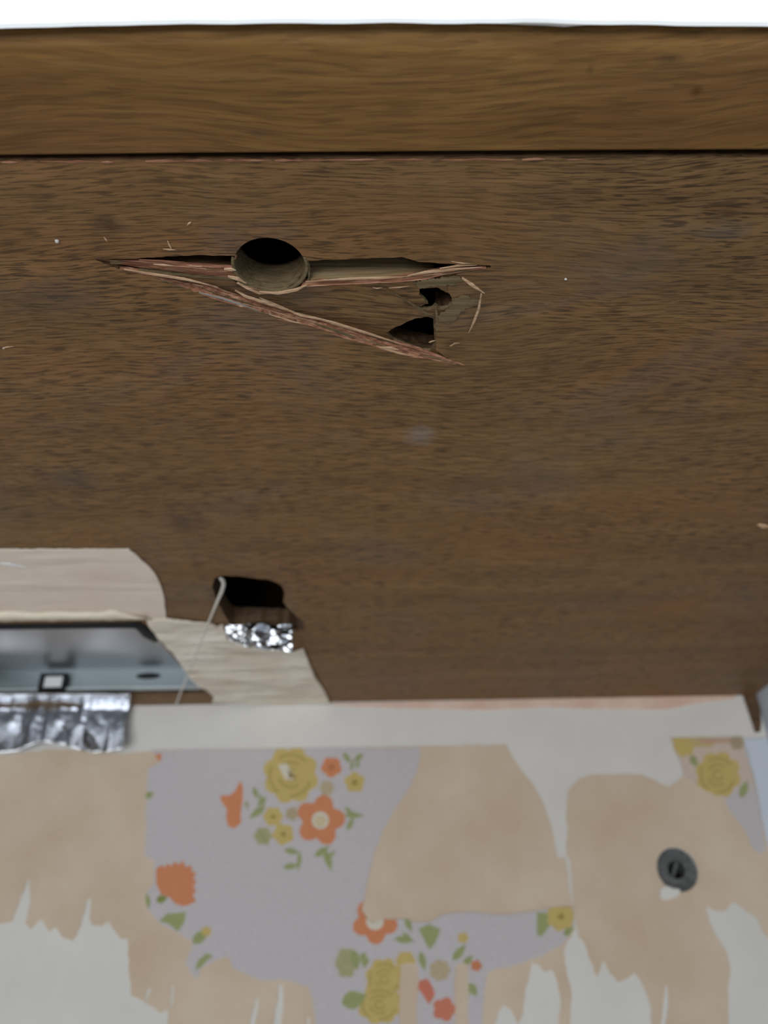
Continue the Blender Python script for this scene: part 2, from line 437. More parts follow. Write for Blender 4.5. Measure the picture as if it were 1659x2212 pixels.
SL = [([(268, 582), (340, 594), (400, 603), (470, 620)], .0010, -.0002, -.0003, 'fibre'),
      ([(508, 627), (530, 640), (580, 656), (612, 668)], .0011, -.0003, 0, 'fibre'),
      ([(560, 643), (600, 660), (650, 682), (690, 690)], .0008, .0004, .0006, 'fibre'),
      ([(640, 676), (720, 697), (800, 722), (868, 744)], .0010, .0011, .0011, 'fibre'),
      ([(868, 743), (920, 760), (960, 774), (1004, 789)], .0009, .0008, .0, 'lip'),
      ([(430, 632), (480, 645), (520, 658), (560, 672)], .0008, -.0003, -.0001, 'tornpaint'),
      ([(600, 690), (660, 700), (720, 718), (760, 733)], .0007, -.0002, 0, 'lip'),
      ([(820, 750), (845, 752), (862, 756)], .0014, -.0003, -.0002, 'fibre'),
      ([(770, 735), (830, 756), (890, 772)], .0006, -.0002, 0, 'lip'),
      ([(484, 581), (500, 582), (510, 584)], .0013, -.0004, -.0003, 'fibre'),
      ([(492, 597), (512, 602), (532, 612)], .0016, -.0004, -.0002, 'fibre'),
      ([(512, 610), (535, 622), (560, 632), (590, 634)], .0015, -.0002, 0, 'fibre'),
      ([(560, 630), (600, 634), (640, 626), (668, 613)], .0012, -.0004, -.0002, 'fibre'),
      ([(650, 590), (640, 605), (620, 620)], .0016, .0012, .0002, 'cut'),
      ([(664, 560), (667, 580), (668, 606)], .0012, .0005, .0002, 'cut'),
      ([(660, 608), (760, 602), (830, 600), (890, 597)], .0008, -.0004, -.0004, 'fibre'),
      ([(880, 596), (920, 588), (980, 582), (1042, 577)], .0010, -.0006, -.0004, 'fibre'),
      ([(950, 580), (990, 574), (1030, 573)], .0008, -.0006, -.0003, 'fibre'),
      ([(975, 565), (1000, 569), (1022, 570)], .0006, -.0008, -.0004, 'fibre'),
      ([(998, 600), (1020, 616), (1047, 634)], .0013, -.0016, -.0022, 'fibre'),
      ([(1040, 634), (1034, 668), (1024, 695), (1012, 720)], .0010, -.0021, -.0004, 'fibre'),
      ([(972, 748), (982, 742), (994, 741)], .0007, -.0004, -.0002, 'fibre'),
      ([(926, 740), (934, 737), (942, 735)], .0006, -.0003, 0, 'fibre'),
      ([(840, 622), (862, 621), (884, 618)], .0005, -.0001, 0, 'fibre'),
      ([(805, 621), (815, 623), (826, 621)], .0004, -.0001, 0, 'fibre'),
      ([(908, 612), (922, 618), (930, 622)], .0013, -.0001, .0001, 'cut'),
      ([(978, 645), (985, 665), (968, 680)], .0017, -.0002, .0001, 'cut'),
      ([(940, 660), (944, 680), (943, 740)], .0011, -.0001, .0001, 'cut'),
      ([(900, 668), (920, 678), (940, 682)], .0009, .0002, .0002, 'cut'),
      ([(300, 561), (345, 563), (400, 566)], .0005, -.0002, -.0001, 'lip')]
M['tornpaint'] = M['paint']
for pts, w, z0, z1, mk in SL:
    sliver('splinter', pts, w*.62, polyz(len(pts), z0, z1), M[mk], panel)
rnd = random.Random(17)
def bandpt(px, k):
    a = np.interp(px, [p[0] for p in hi_band], [p[1] for p in hi_band]); b = np.interp(px, [p[0] for p in lo_band], [p[1] for p in lo_band])
    t = (px-258)/745.0
    return (px, a + (b-a)*k), dep(max(0, min(1, t)))*(1-k) - .0002
for i in range(46):
    x0 = rnd.uniform(300, 930); L = rnd.uniform(30, 130); k = rnd.choice([0, 0, .15, .4, .6, .8, 1.0]) + rnd.uniform(-.08, .08)
    q = [bandpt(x0 + L*j/3, k + rnd.uniform(-.05, .05)) for j in range(4)]
    sliver('splinter', [a for a, _ in q], rnd.uniform(.00018, .00055), [z for _, z in q], M[rnd.choice(['fibre', 'lip', 'lip', 'torn', 'cut'])], panel)
for i in range(30):                                                # frayed rims of the grooves and the drilled hole
    if i < 14: x0 = rnd.uniform(670, 990); y = np.interp(x0, [660, 870, 960, 1040], [607, 598, 584, 576]) + rnd.uniform(-2, 8)
    elif i < 22: x0 = rnd.uniform(230, 450); y = np.interp(x0, [200, 400, 510], [563, 574, 582]) + rnd.uniform(-2, 4)
    else: x0 = rnd.uniform(515, 610); y = np.interp(x0, [515, 580, 640], [612, 634, 622]) + rnd.uniform(-4, 4)
    L = rnd.uniform(20, 70); sl = np.interp(x0, [200, 500, 520, 580, 640, 1000], [.07, .09, .3, 0, -.1, -.06])
    sliver('splinter', [(x0, y), (x0+L/2, y+sl*L/2+rnd.uniform(-1, 1)), (x0+L, y+sl*L)], rnd.uniform(.00018, .0005), [-.0002]*3, M[rnd.choice(['fibre', 'lip', 'cut'])], panel)
# bright frayed fibres along the front edge of the board
rnd = random.Random(8)
for i in range(26):
    x = rnd.uniform(250, 1250) if i < 20 else rnd.uniform(0, 250)
    L = rnd.uniform(25, 90); y = np.interp(x, [0, 830, 1659], [349, 343.5, 341]) + rnd.uniform(.5, 3)
    sliver('splinter', [(x, y), (x+L*.5, y+rnd.uniform(-1, 1)), (x+L, y - .004*L)], rnd.uniform(.00025, .0005),
           [-.0001]*3, M['lip'], panel)

# --- door: a board whose lower edge we see, rounded at the front
front = ragged([(-700, 88), (0, 66), (200, 62), (350, 58), (500, 57), (700, 55), (850, 57), (1000, 60), (1100, 65), (1220, 72), (1265, 66),
                (1400, 63), (1659, 60), (2300, 56)], 20, .8, 41, False)
back = [(-700, 349), (0, 341), (420, 336), (830, 333), (1240, 330), (1659, 328.5), (2300, 325)]
bm = bmesh.new(); prof_rows = []
RB = .006; DH = .62
xs = np.linspace(XL, XC + .0, 121)
fy = [S(x, y) for x, y in front]; by = [S(x, y) for x, y in back]
for x in xs:
    yf = float(np.interp(x, [p.x for p in fy], [p.y for p in fy])); yb = float(np.interp(x, [p.x for p in by], [p.y for p in by]))
    row = [(x, yb, DH), (x, yb, .0008), (x, yb-.0008, 0)]
    for k in range(0, 7):
        a = math.radians(15*k); row.append((x, yf + RB - RB*math.sin(a), RB*.8*(1-math.cos(a))))
    row.append((x, yf, DH))
    prof_rows.append([bm.verts.new(p) for p in row])
for a, b in zip(prof_rows, prof_rows[1:]):
    n = len(a)
    for j in range(n): bm.faces.new((a[j], a[(j+1) % n], b[(j+1) % n], b[j]))
bm.faces.new(prof_rows[0]); bm.faces.new(prof_rows[-1][::-1])
door = bm_obj('door', bm, M['door'], cab)
# white facing on the front of the door; its lower edge shows where the wood is worn away
lam = ragged([(-700, 80), (0, 60), (200, 55), (350, 52), (500, 50), (700, 49), (850, 49), (1000, 49), (1100, 48.5), (1130, 47), (1150, 49), (1350, 52), (1500, 55), (1659, 56), (2300, 58)], 20, .5, 4, False)
lp = [S(x, y, 0) for x, y in lam]
bm = bmesh.new(); rows = []
for x in np.linspace(XL, XC, 161):
    yl = float(np.interp(x, [p.x for p in lp], [p.y for p in lp]))
    yw = float(np.interp(x, [p.x for p in fy], [p.y for p in fy]))
    zb = .0006 + .0004*noise.noise(Vector((x*120, 0, 0)))
    rows.append([bm.verts.new((x, yl, zb + .0006)), bm.verts.new((x, yl, DH)), bm.verts.new((x, yw - .00002, DH)),
                 bm.verts.new((x, yw - .00002, zb + .0012)), bm.verts.new((x, yl + .0004, zb))])
for a, b in zip(rows, rows[1:]):
    n = len(a)
    for j in range(n): bm.faces.new((a[j], a[(j+1) % n], b[(j+1) % n], b[j]))
bm.faces.new(rows[0]); bm.faces.new(rows[-1][::-1])
o = bm_obj('front_facing', bm, M['laminate'], door); o['label'] = 'white facing on the door front'

# carcass above the bottom board
YF = S(830, 343).y
for nm, a in (('side_panel', (XL, XL+.016, YF+.004, -.0005, TH, .6)), ('side_panel', (XC-.016, XC, YF+.004, -.0005, TH, .6)),
              ('top_panel', (XL+.016, XC-.016, YF+.004, -.0005, .584, .6)), ('back_panel', (XL+.016, XC-.016, -.0065, -.0005, TH, .584)),
              ('inner_rail', (XL+.016, XC-.016, YF+.001, YF+.019, TH, .05))):
    bm = bmesh.new(); box(bm, *a); bm_obj(nm, bm, M['carcass'], cab)
# the brown end of the side board where it runs down past the bottom, in the corner
q = [W(1604, 1494, -.0015), W(1630, 1488, -.0015), W(1642, 1530, -.0015), W(1645, 1560, -.0015), W(1643, 1580, -.0015), W(1633, 1581, -.0015), W(1618, 1535, -.0015)]
bm = fill([q], (0, .0014, 0)); bm_obj('corner_batten', bm, [M['carcass'], M['carcass']], cab)

# crumbs and pale scuffs stuck on the board
for i, (x, y, r_) in enumerate([(123, 521, .00042), (1222, 603, .00028), (8, 752, .0002)]):
    bm = bmesh.new(); bmesh.ops.create_icosphere(bm, subdivisions=2, radius=r_, matrix=Matrix.Translation(S(x, y, -r_*.4)))
    for v in bm.verts: v.co += Vector((noise.noise(v.co*3000), noise.noise(v.co*2500+Vector((3, 1, 0))), 0))*r_*.4
    o = bm_obj('paint_crumb', bm, M['plaster'], panel, True)
for pts in ([(362, 520), (366, 530), (372, 541)], [(352, 538), (366, 539), (380, 540)], [(404, 487), (409, 482), (413, 479)],
            [(224, 512), (229, 518), (233, 523)], [(5, 752), (14, 750), (30, 748)], [(1638, 1132), (1650, 1137), (1668, 1139)]):
    sliver('scuff', pts, .0004 if pts[0][0] < 1600 else .0022, [-.0001]*3, M['fibre'], panel)

# ================================================================== METAL TRAY LET INTO THE UNDERSIDE
tr = empty('metal_tray', S(200, 1430)); tr.location.z = 0
def child(name, bm, m, smooth=False, par=None):
    o = bm_obj(name, bm, m, None, smooth); o.parent = par or tr
    o.matrix_parent_inverse = Matrix.Translation(-tr.location) if (par is None or par is tr) else Matrix.Identity(4)
    return o
tag(tr, 'grey aluminium tray let into the cabinet underside, framed by torn card', 'metal tray')
Yn, Yf_ = S(200, 1347).y, S(200, 1499).y
xr_n, xr_f = S(305, 1342).x, S(443, 1497).x
def quad_box(pts, z0, z1):
    bm = bmesh.new(); lo = [bm.verts.new((p[0], p[1], z0)) for p in pts]; hi = [bm.verts.new((p[0], p[1], z1)) for p in pts]
    n = len(pts); bm.faces.new(lo); bm.faces.new(hi[::-1])
    for i in range(n): bm.faces.new((lo[i], lo[(i+1) % n], hi[(i+1) % n], hi[i]))
    return bm
XLT = XL + .012
child('tray_sheet', quad_box([(XLT, Yn), (xr_n, Yn), (xr_f, Yf_), (XLT, Yf_)], Z_TRAY, Z_TRAY+.0008), M['alu'])
# far upstand: a lighter folded strip with a groove
bm = quad_box([(XLT, Yf_-.0035), (xr_f-.003, Yf_-.0035), (xr_f, Yf_-.0005), (XLT, Yf_-.0005)], .0012, Z_TRAY*.62)
child('upstand', bm, M['steel_dark'])
bm = quad_box([(XLT, Yf_-.0022), (xr_f-.002, Yf_-.0022), (xr_f, Yf_-.0005), (XLT, Yf_-.0005)], Z_TRAY*.62, Z_TRAY)
child('upstand_rib', bm, M['steel_dark'])
bm = quad_box([(XLT, Yf_-.006), (xr_f-.004, Yf_-.006), (xr_f-.001, Yf_-.0035), (XLT, Yf_-.0035)], .0004, .0016)
child('lip', bm, M['steel_pale'])
# black seal along the near edge and round the corner
bm = bmesh.new()
path = [S(-60, 1350, .001), S(150, 1347, .001), S(285, 1343, .001), S(304, 1346, .001), S(322, 1366, .001), S(335, 1382, .002)]
rows = []
for i, p in enumerate(path):
    if p.x < XLT: p.x = XLT
    t = (path[min(i+1, len(path)-1)] - path[max(i-1, 0)]).normalized(); s = t.cross(Vector((0, 0, 1)))
    k = 1.0 if i < len(path)-1 else .4
    rr = .0026 if i < 2 else (.0032 if i < 5 else .0015)
    rows.append([bm.verts.new(p + s*rr*math.cos(a) + Vector((0, 0, rr*.9*math.sin(a)))) for a in [j*math.pi/4 for j in range(8)]])
for a, b in zip(rows, rows[1:]):
    for j in range(8): bm.faces.new((a[j], a[(j+1) % 8], b[(j+1) % 8], b[j]))
bm.faces.new(rows[0]); bm.faces.new(rows[-1][::-1])
child('rubber_seal', bm, M['rubber'], True)
# square clip
cp = W(118, 1476, Yf_-.0045)
bm = bmesh.new(); cw, ch = .0068, .0043
box(bm, cp.x-cw, cp.x-cw+.002, cp.y-.003, cp.y, cp.z-ch, cp.z+ch); box(bm, cp.x+cw-.002, cp.x+cw, cp.y-.003, cp.y, cp.z-ch, cp.z+ch)
box(bm, cp.x-cw+.002, cp.x+cw-.002, cp.y-.003, cp.y, cp.z-ch, cp.z-ch+.0012); box(bm, cp.x-cw+.002, cp.x+cw-.002, cp.y-.003, cp.y, cp.z+ch-.0012, cp.z+ch)
clip = child('clip', bm, M['rubber'])
bm = bmesh.new(); box(bm, cp.x-cw+.002, cp.x+cw-.002, cp.y-.0018, cp.y, cp.z-ch+.0012, cp.z+ch-.0012, .0003)
o = bm_obj('clip_window', bm, M['clip_white']); o.parent = clip; o['label'] = 'white square in the clip'
# dark slot punched in the upstand
sp = W(320, 1460, Yf_-.0038)
bm = bmesh.new(); bmesh.ops.create_uvsphere(bm, u_segments=20, v_segments=10, radius=1, matrix=Matrix.Translation(sp) @ Matrix.Diagonal((.0062, .0006, .0016, 1)))
child('slot', bm, M['rubber'], True)

# ================================================================== TORN CARD ROUND THE TRAY
def card(name, px, label, seed, m, z=-.0006, lift=None, amp=1.0):
    pts = ragged(px, 9, amp, seed)
    P3 = [S(x, y, z) for x, y in pts]
    for p in P3: p.x = max(p.x, XL + .004)
    bm = fill([P3], (0, 0, .00045))
    o = bm_obj(name, bm, [m, M['tornply']]); return tag(o, label, 'card')
card('torn_card', [(-90, 1187), (110, 1188), (278, 1187), (300, 1205), (322, 1225), (338, 1246), (347, 1266), (354, 1290),
                   (357, 1318), (358, 1336), (318, 1337), (-90, 1343)],
     'beige torn card glued above the metal tray', 51, M['card'])
card('torn_card', [(316, 1341), (358, 1337), (412, 1344), (458, 1349), (470, 1356), (481, 1350), (490, 1374), (540, 1397),
                   (596, 1402), (632, 1410), (655, 1402), (664, 1424), (678, 1461), (697, 1488), (712, 1521), (641, 1524),
                   (560, 1523), (458, 1519), (462, 1506), (445, 1490), (426, 1484), (403, 1456), (376, 1415), (348, 1387), (322, 1356)],
     'pale creased triangular card between the metal tray and the foil-lined hole', 52, M['cardpale'], -.0011)
# whitish frayed strip of paper edge above the seal
bm = bmesh.new(); rows = []
for i in range(61):
    x = -80 + i*400/60; tp = min(1, (320-x)/60)
    y0 = 1338 - (15 + 3*noise.noise(Vector((x*.02, 1, 0))) + 4*math.exp(-((x-240)/18)**2))*tp; y1 = 1342 + 2*noise.noise(Vector((x*.04, 5, 0))) - .010*x
    a = S(x, y0, -.0010); m_ = S(x, (y0+y1)/2, -.0024); b_ = S(x, y1, -.0018)
    for p in (a, m_, b_): p.x = max(p.x, XL + .004 + i*1e-5)
    rows.append([bm.verts.new(a), bm.verts.new(m_), bm.verts.new(b_)])
for a, b in zip(rows, rows[1:]):
    for j in range(2): bm.faces.new((a[j], a[j+1], b[j+1], b[j]))
ext = bmesh.ops.extrude_face_region(bm, geom=list(bm.faces))
bmesh.ops.translate(bm, verts=[g for g in ext['geom'] if isinstance(g, bmesh.types.BMVert)], vec=(0, 0, .0004))
tag(bm_obj('paper_edge', bm, M['tornply'], None, True), 'whitish curled paper edge running along the black seal', 'paper')
# white scratches on the card
sliver('scuff', [(0, 1217), (20, 1219), (58, 1226)], .0016, [-.0007]*3, M['clip_white'], None)
o = C.objects[-1] if False else bpy.data.objects[[k for k in bpy.data.objects.keys() if k.startswith('scuff')][-1]]
o.name = 'paint_smear'; tag(o, 'white paint smear on the beige torn card', 'paint smear')

# ================================================================== FOIL
def crinkle(u, v, seed, amp, fr=1.0):
    p = Vector((u*260*fr, v*260*fr, seed))
    d1 = noise.voronoi(p, distance_metric='DISTANCE')[0]
    r = (d1[1]-d1[0])*.9 + .5*noise.noise(p*2.3) + .25*noise.noise(p*5.1)
    return amp*r
def foil(name, fn, nu, nv, label):
    bm = bmesh.new(); g = [[bm.verts.new(fn(i/nu, j/nv)) for j in range(nv+1)] for i in range(nu+1)]
    for i in range(nu):
        for j in range(nv): bm.faces.new((g[i][j], g[i+1][j], g[i+1][j+1], g[i][j+1]))
    o = bm_obj(name, bm, M['foil'], None, True)
    md = o.modifiers.new('thickness', 'SOLIDIFY'); md.thickness = .00012
    return tag(o, label, 'foil tape')
def foil_wall(s, t):
    x = -90 + s*(372 + 2*math.sin(t*9))
    yb = np.interp(x, [-90, 0, 35, 90, 140, 175, 205, 262, 285], [1625, 1626, 1621, 1600, 1608, 1620, 1626, 1621, 1615])
    x = x - 18*t*max(0, s-.7)/.3
    y = 1498 + t*(yb-1498)
    k = min(1, t/.17)
    p = S(x, y, -.0022).lerp(W(x, y, -.0035 - .0055*t), 1.0 if t > .17 else k**6)
    q = Vector((p.x*85, p.z*34, 2.2)); r = noise.noise(q) + .35*noise.noise(q*2.1) + .12*noise.noise(Vector((p.x*400, p.z*300, 9)))
    f = noise.noise(Vector((p.x*150, p.z*60, 5.5))); off = .0017*r + .0013*(abs(f))**.8*min(1, t*4)
    return p + Vector((0, -off*.8 if t > .17 else -off*.2, -abs(off)*.3))
foil('foil_tape', foil_wall, 110, 40, 'crinkled silver foil tape hanging on the wall below the metal tray')
def foil_hole(s, t):
    x = 488 + s*144; ye = np.interp(x, [488, 540, 596, 632], [1378, 1399, 1404, 1408])
    y = 1349 + t*(ye-1349) + 3*math.sin(s*11)*(1-t)
    p = W(x, y, S(560, 1349).y - .0010)                       # hangs from the far rim of the hole
    q = Vector((p.x*115, p.z*120, 4.0)); r = noise.noise(q) + .5*noise.noise(q*2.2) + .15*noise.noise(q*6)
    return p + Vector((0, -abs(r)*.0030 + .0012*t, 0))
foil('foil_tape', foil_hole, 60, 30, 'small bright crumpled foil scrap at the lower rim of the dark hole')

# ================================================================== THREAD
pts = [(474, 1249), (483, 1252), (484, 1266), (474, 1288), (455, 1332), (428, 1402), (403, 1462), (380, 1523)]
cu = bpy.data.curves.new('glue_thread', 'CURVE'); cu.dimensions = '3D'; cu.bevel_depth = 1.0; cu.bevel_resolution = 3
spn = cu.splines.new('NURBS'); spn.points.add(len(pts)-1); spn.use_endpoint_u = True; spn.order_u = 4
A = S(474, 1249, -.0004); B = W(380, 1523, -.0012)
for i, (x, y) in enumerate(pts):
    k = i/(len(pts)-1)
    yy = A.y + (B.y-A.y)*max(0, (k-.2)/.8)
    p = W(x, y, yy) if i > 2 else S(x, y, -.0008)
    if p.z > -.0008: p = S(x, y, -.0008)
    spn.points[i].co = (p.x, p.y, p.z, 1)
    spn.points[i].radius = [.0006, .0008, .0008, .00068, .00052, .0005, .0005, .00045][i]
tho = bpy.data.objects.new('glue_thread', cu); C.objects.link(tho); cu.materials.append(M['thread'])
dg = bpy.context.evaluated_depsgraph_get(); me = bpy.data.meshes.new_from_object(tho.evaluated_get(dg))
bpy.data.objects.remove(tho); tag(link('glue_thread', me, [] or M['thread'], None, True), 'thin translucent thread strung from the dark hole to the wall', 'thread')

# ================================================================== WALL PAPERS
def paper(name, outer, holes, label, cat, m, y0, seed, amp=1.4, th=.00035, step=7, rim='tornply', group=None):
    L = [[W(x, y, -y0) for x, y in ragged(outer, step, amp, seed)]]
    for i, h in enumerate(holes): L.append([W(x, y, -y0) for x, y in ragged(h, 6, 1.0, seed+i+1)])
    for l in L:
        for p in l:
            if p.x > XR - .0003: p.x = XR - .0003
    bm = fill(L, (0, th, 0))
    return tag(bm_obj(name, bm, [m, M[rim]]), label, cat, group)
Z7 = lambda l: [(x/2.0, 1560 + y/2.0) for x, y in l]
Z8 = lambda l: [(700 + x/1.73, 1560 + y/1.73) for x, y in l]
Z6 = lambda l: [(1060 + x/2.77, 1360 + y/2.77) for x, y in l]

beige_a = ([(-120, 1634), (0, 1632), (60, 1624), (110, 1618), (200, 1624), (262, 1628), (330, 1622), (600, 1617), (900, 1612), (1094, 1608)]
    + [(1110, 1640), (1130, 1668), (1155, 1700), (1172, 1730), (1185, 1765), (1195, 1800), (1200, 1830), (1205, 1853), (1223, 1853),
       (1228, 1900), (1237, 1960), (1241, 2008), (1222, 2042), (1214, 2062)]
    + Z8([(895, 850), (905, 930), (925, 1010), (920, 1128), (925, 1300), (940, 1700), (930, 2300), (880, 2260), (878, 1128), (885, 1040), (870, 960), (850, 925), (825, 935),
          (800, 905), (775, 900), (765, 960), (750, 1010), (745, 1090), (725, 1128), (700, 1075), (670, 1055), (650, 1090), (640, 1128), (640, 1300), (660, 2200)])
    + Z7([(1750, 2600), (1400, 2640), (1000, 2560), (740, 2620), (724, 1700), (724, 1240), (690, 1258), (660, 1230), (600, 1196), (566, 1182), (556, 1050), (551, 936), (520, 936), (490, 896),
          (470, 860), (440, 882), (400, 880), (388, 850), (392, 762), (374, 768), (345, 890), (315, 946), (270, 930), (240, 886), (216, 906), (196, 880),
          (175, 850), (132, 896), (110, 870), (132, 780), (124, 670), (50, 860), (0, 872), (-240, 880)]))
slits = [Z7([(640, 1150), (652, 1150), (635, 1200), (622, 1205)]), Z7([(742, 1135), (752, 1140), (738, 1230), (730, 1290), (715, 1250), (728, 1190)])[0:0] or Z7([(742, 1140), (752, 1140), (744, 1230), (734, 1228)]),
         Z7([(1108, 1192), (1118, 1200), (1104, 1290), (1098, 1360), (1074, 1360), (1086, 1270)]),
         Z7([(1205, 1130), (1222, 1140), (1224, 1220), (1212, 1360), (1176, 1360), (1188, 1250), (1200, 1200)]),
         Z7([(1330, 1272), (1340, 1276), (1336, 1360), (1322, 1360)])]
paper('backing_paper', beige_a, slits, 'large beige backing paper left on the wall, torn into spikes at its lower left', 'wallpaper', M['beige'], .00045, 71)

beige_b = Z8([(910, 262), (930, 235), (962, 208), (1000, 196), (1100, 196), (1180, 195), (1230, 216), (1290, 242), (1340, 206), (1400, 200), (1760, 200),
              (1760, 2300), (1600, 2280), (1400, 2330), (1240, 2290), (1235, 1700), (1225, 1260), (1222, 1060), (1200, 1000), (1180, 960), (1160, 936), (1130, 960), (1100, 972), (1065, 930), (1045, 890),
              (1020, 952), (1000, 900), (975, 830), (950, 800), (938, 740), (930, 640), (920, 520), (905, 480), (910, 420), (905, 340)])
white_r = Z8([(1430, 690), (1470, 708), (1500, 706), (1530, 670), (1570, 700), (1620, 735), (1645, 790), (1680, 820), (1700, 1240), (1690, 1900), (1560, 1960), (1520, 1700), (1515, 1240),
              (1510, 1000), (1520, 920), (1500, 850), (1465, 800), (1438, 745)])
wl2 = Z8([(1275, 985), (1285, 990), (1288, 1060), (1270, 1180), (1255, 1180), (1268, 1060)])
bhole = [(PLUG_R*1.02*math.cos(i*2*math.pi/36), PLUG_R*1.02*math.sin(i*2*math.pi/36)) for i in range(36)]
bh_px = []
for a_, b_ in bhole:
    x, y = to_px(np.array([[PLUG.x + a_, -.0004, PLUG.z + b_]])); bh_px.append((float(x[0]), float(y[0])))
paper('backing_paper', beige_b, [white_r, wl2, bh_px], 'beige backing paper with rounded torn top around the grey wall plug', 'wallpaper', M['beige'], .00055, 75)

pinkl = [(702, 1522), (760, 1519), (1060, 1512), (1300, 1507), (1590, 1502), (1586, 1509), (1500, 1520), (1440, 1533), (1300, 1532), (1180, 1528), (1060, 1534), (900, 1531), (780, 1527)]
paper('paper_remnant', pinkl, [], 'narrow pinkish torn paper strip just under the cabinet', 'paper', M['pinkpaper'], .0004, 79, .8)
whitep = [(1606, 1596), (1700, 1590), (1700, 1900), (1659, 1830), (1645, 1765), (1634, 1700), (1624, 1660), (1614, 1625)]
paper('white_paper', whitep, [], 'bluish white paper strip in the right corner of the wall', 'paper', M['white'], .0012, 80, .7)

# ---------------- printed floral sheets: fine grid with the print in its vertices
def sdf(X, Y, loops):
    """signed distance (inside > 0) of pixel grids to even-odd loops"""
    dist = np.full(X.shape, 1e9); ins = np.zeros(X.shape, bool)
    for l in loops:
        P = np.array(l); Q = np.roll(P, -1, 0)
        for (ax, ay), (bx, by_) in zip(P, Q):
            dx, dy = bx-ax, by_-ay; L2 = dx*dx + dy*dy + 1e-9
            t = np.clip(((X-ax)*dx + (Y-ay)*dy)/L2, 0, 1)
            dist = np.minimum(dist, (X-ax-t*dx)**2 + (Y-ay-t*dy)**2)
            if ay != by_:
                c = ((ay > Y) != (by_ > Y)) & (X < dx*(Y-ay)/(by_-ay) + ax); ins ^= c
    return np.where(ins, 1, -1)*np.sqrt(dist)

def lut(c, k=K): return np.array(lin(*c, k))
LAV, ORG, YEL, YEL2, GRN, GRN2, TAN, PAL = [np.array(c) for c in ((.545, .515, .53), (.62, .245, .12), (.56, .435, .16), (.36, .27, .09), (.32, .36, .16),
                                            (.25, .29, .09), (.48, .40, .26), (.66, .62, .52))]
class Print:
    def __init__(s, X, Y, base):
        s.X, s.Y = X, Y; s.C = np.tile(base, (len(X), 1)).astype(float)
        s.n = np.sin(X*.9 + 2*np.sin(Y*.31))*np.sin(Y*.8 + 1.7*np.sin(X*.23))
    def put(s, mask, col, soft=None):
        a = np.clip(mask, 0, 1)[:, None]; s.C = s.C*(1-a) + col*a
    def poly(s, l, col, soft=2.2):
        l = np.array(l, float); x0, y0 = l.min(0)-8; x1, y1 = l.max(0)+8
        idx = np.where((s.X > x0) & (s.X < x1) & (s.Y > y0) & (s.Y < y1))[0]
        if not len(idx): return
        d = sdf(s.X[idx], s.Y[idx], [l])
        a = np.clip(d/soft + .5, 0, 1)[:, None]; cc = col*(1 + .10*s.n[idx])[:, None]
        s.C[idx] = s.C[idx]*(1-a) + cc*a
    def flower(s, cx, cy, r, col, petals=5, depth=.22, rot=0, inner=None, inner_r=.33, ry=None):
        ry = ry or r
        th = np.linspace(0, 2*np.pi, 72, endpoint=False)
        rr = 1 - depth*(1 - np.abs(np.cos(petals*(th-rot)/2)))*1.6
        s.poly(np.stack([cx + r*rr*np.cos(th), cy + ry*rr*np.sin(th)], 1), col)
        if inner is not None:
            s.poly(np.stack([cx + r*inner_r*np.cos(th), cy + ry*inner_r*np.sin(th)], 1), inner)
    def rose(s, cx, cy, r, ry=None, hollow=True):
        ry = ry or r
        s.flower(cx, cy, r, YEL, 8, .10, .3, ry=ry)
        for k, (f, a0, a1) in enumerate(((.72, .3, 1.6), (.74, 2.2, 3.6), (.70, 4.1, 5.6), (.42, .9, 2.9), (.44, 3.6, 5.4), (.2, 0, 5.5))):
            t = np.linspace(a0, a1, 14); w = .055*r
            o_ = np.stack([cx + (r*f+w)*np.cos(t), cy + (ry*f+w)*np.sin(t)], 1); i_ = np.stack([cx + (r*f-w)*np.cos(t[::-1]), cy + (ry*f-w)*np.sin(t[::-1])], 1)
            s.poly(np.concatenate([o_, i_]), YEL2*.6 + YEL*.4)
        if hollow:
            s.poly([(cx-.45*r, cy-.35*r), (cx-.15*r, cy-.4*r), (cx+.1*r, cy), (cx+.05*r, cy+.2*r), (cx-.2*r, cy+.15*r)], PAL)
            s.poly([(cx-.1*r, cy-.2*r), (cx+.15*r, cy+.05*r), (cx-.05*r, cy+.12*r)], YEL2*.6)
    def leaf(s, x0, y0, x1, y1, w, col=None):
        col = GRN if col is None else col
        dx, dy = x1-x0, y1-y0; L = math.hypot(dx, dy); nx, ny = -dy/L, dx/L
        t = np.linspace(0, 1, 10); h = w*np.sin(np.pi*t**.8)
        a = np.stack([x0+dx*t+nx*h, y0+dy*t+ny*h], 1); b = np.stack([x0+dx*t-nx*h, y0+dy*t-ny*h], 1)[::-1]
        s.poly(np.concatenate([a, b]), col)
        s.poly([(x0, y0-.6), (x1, y1-.6), (x1, y1+.6), (x0, y0+.6)], col*.75)

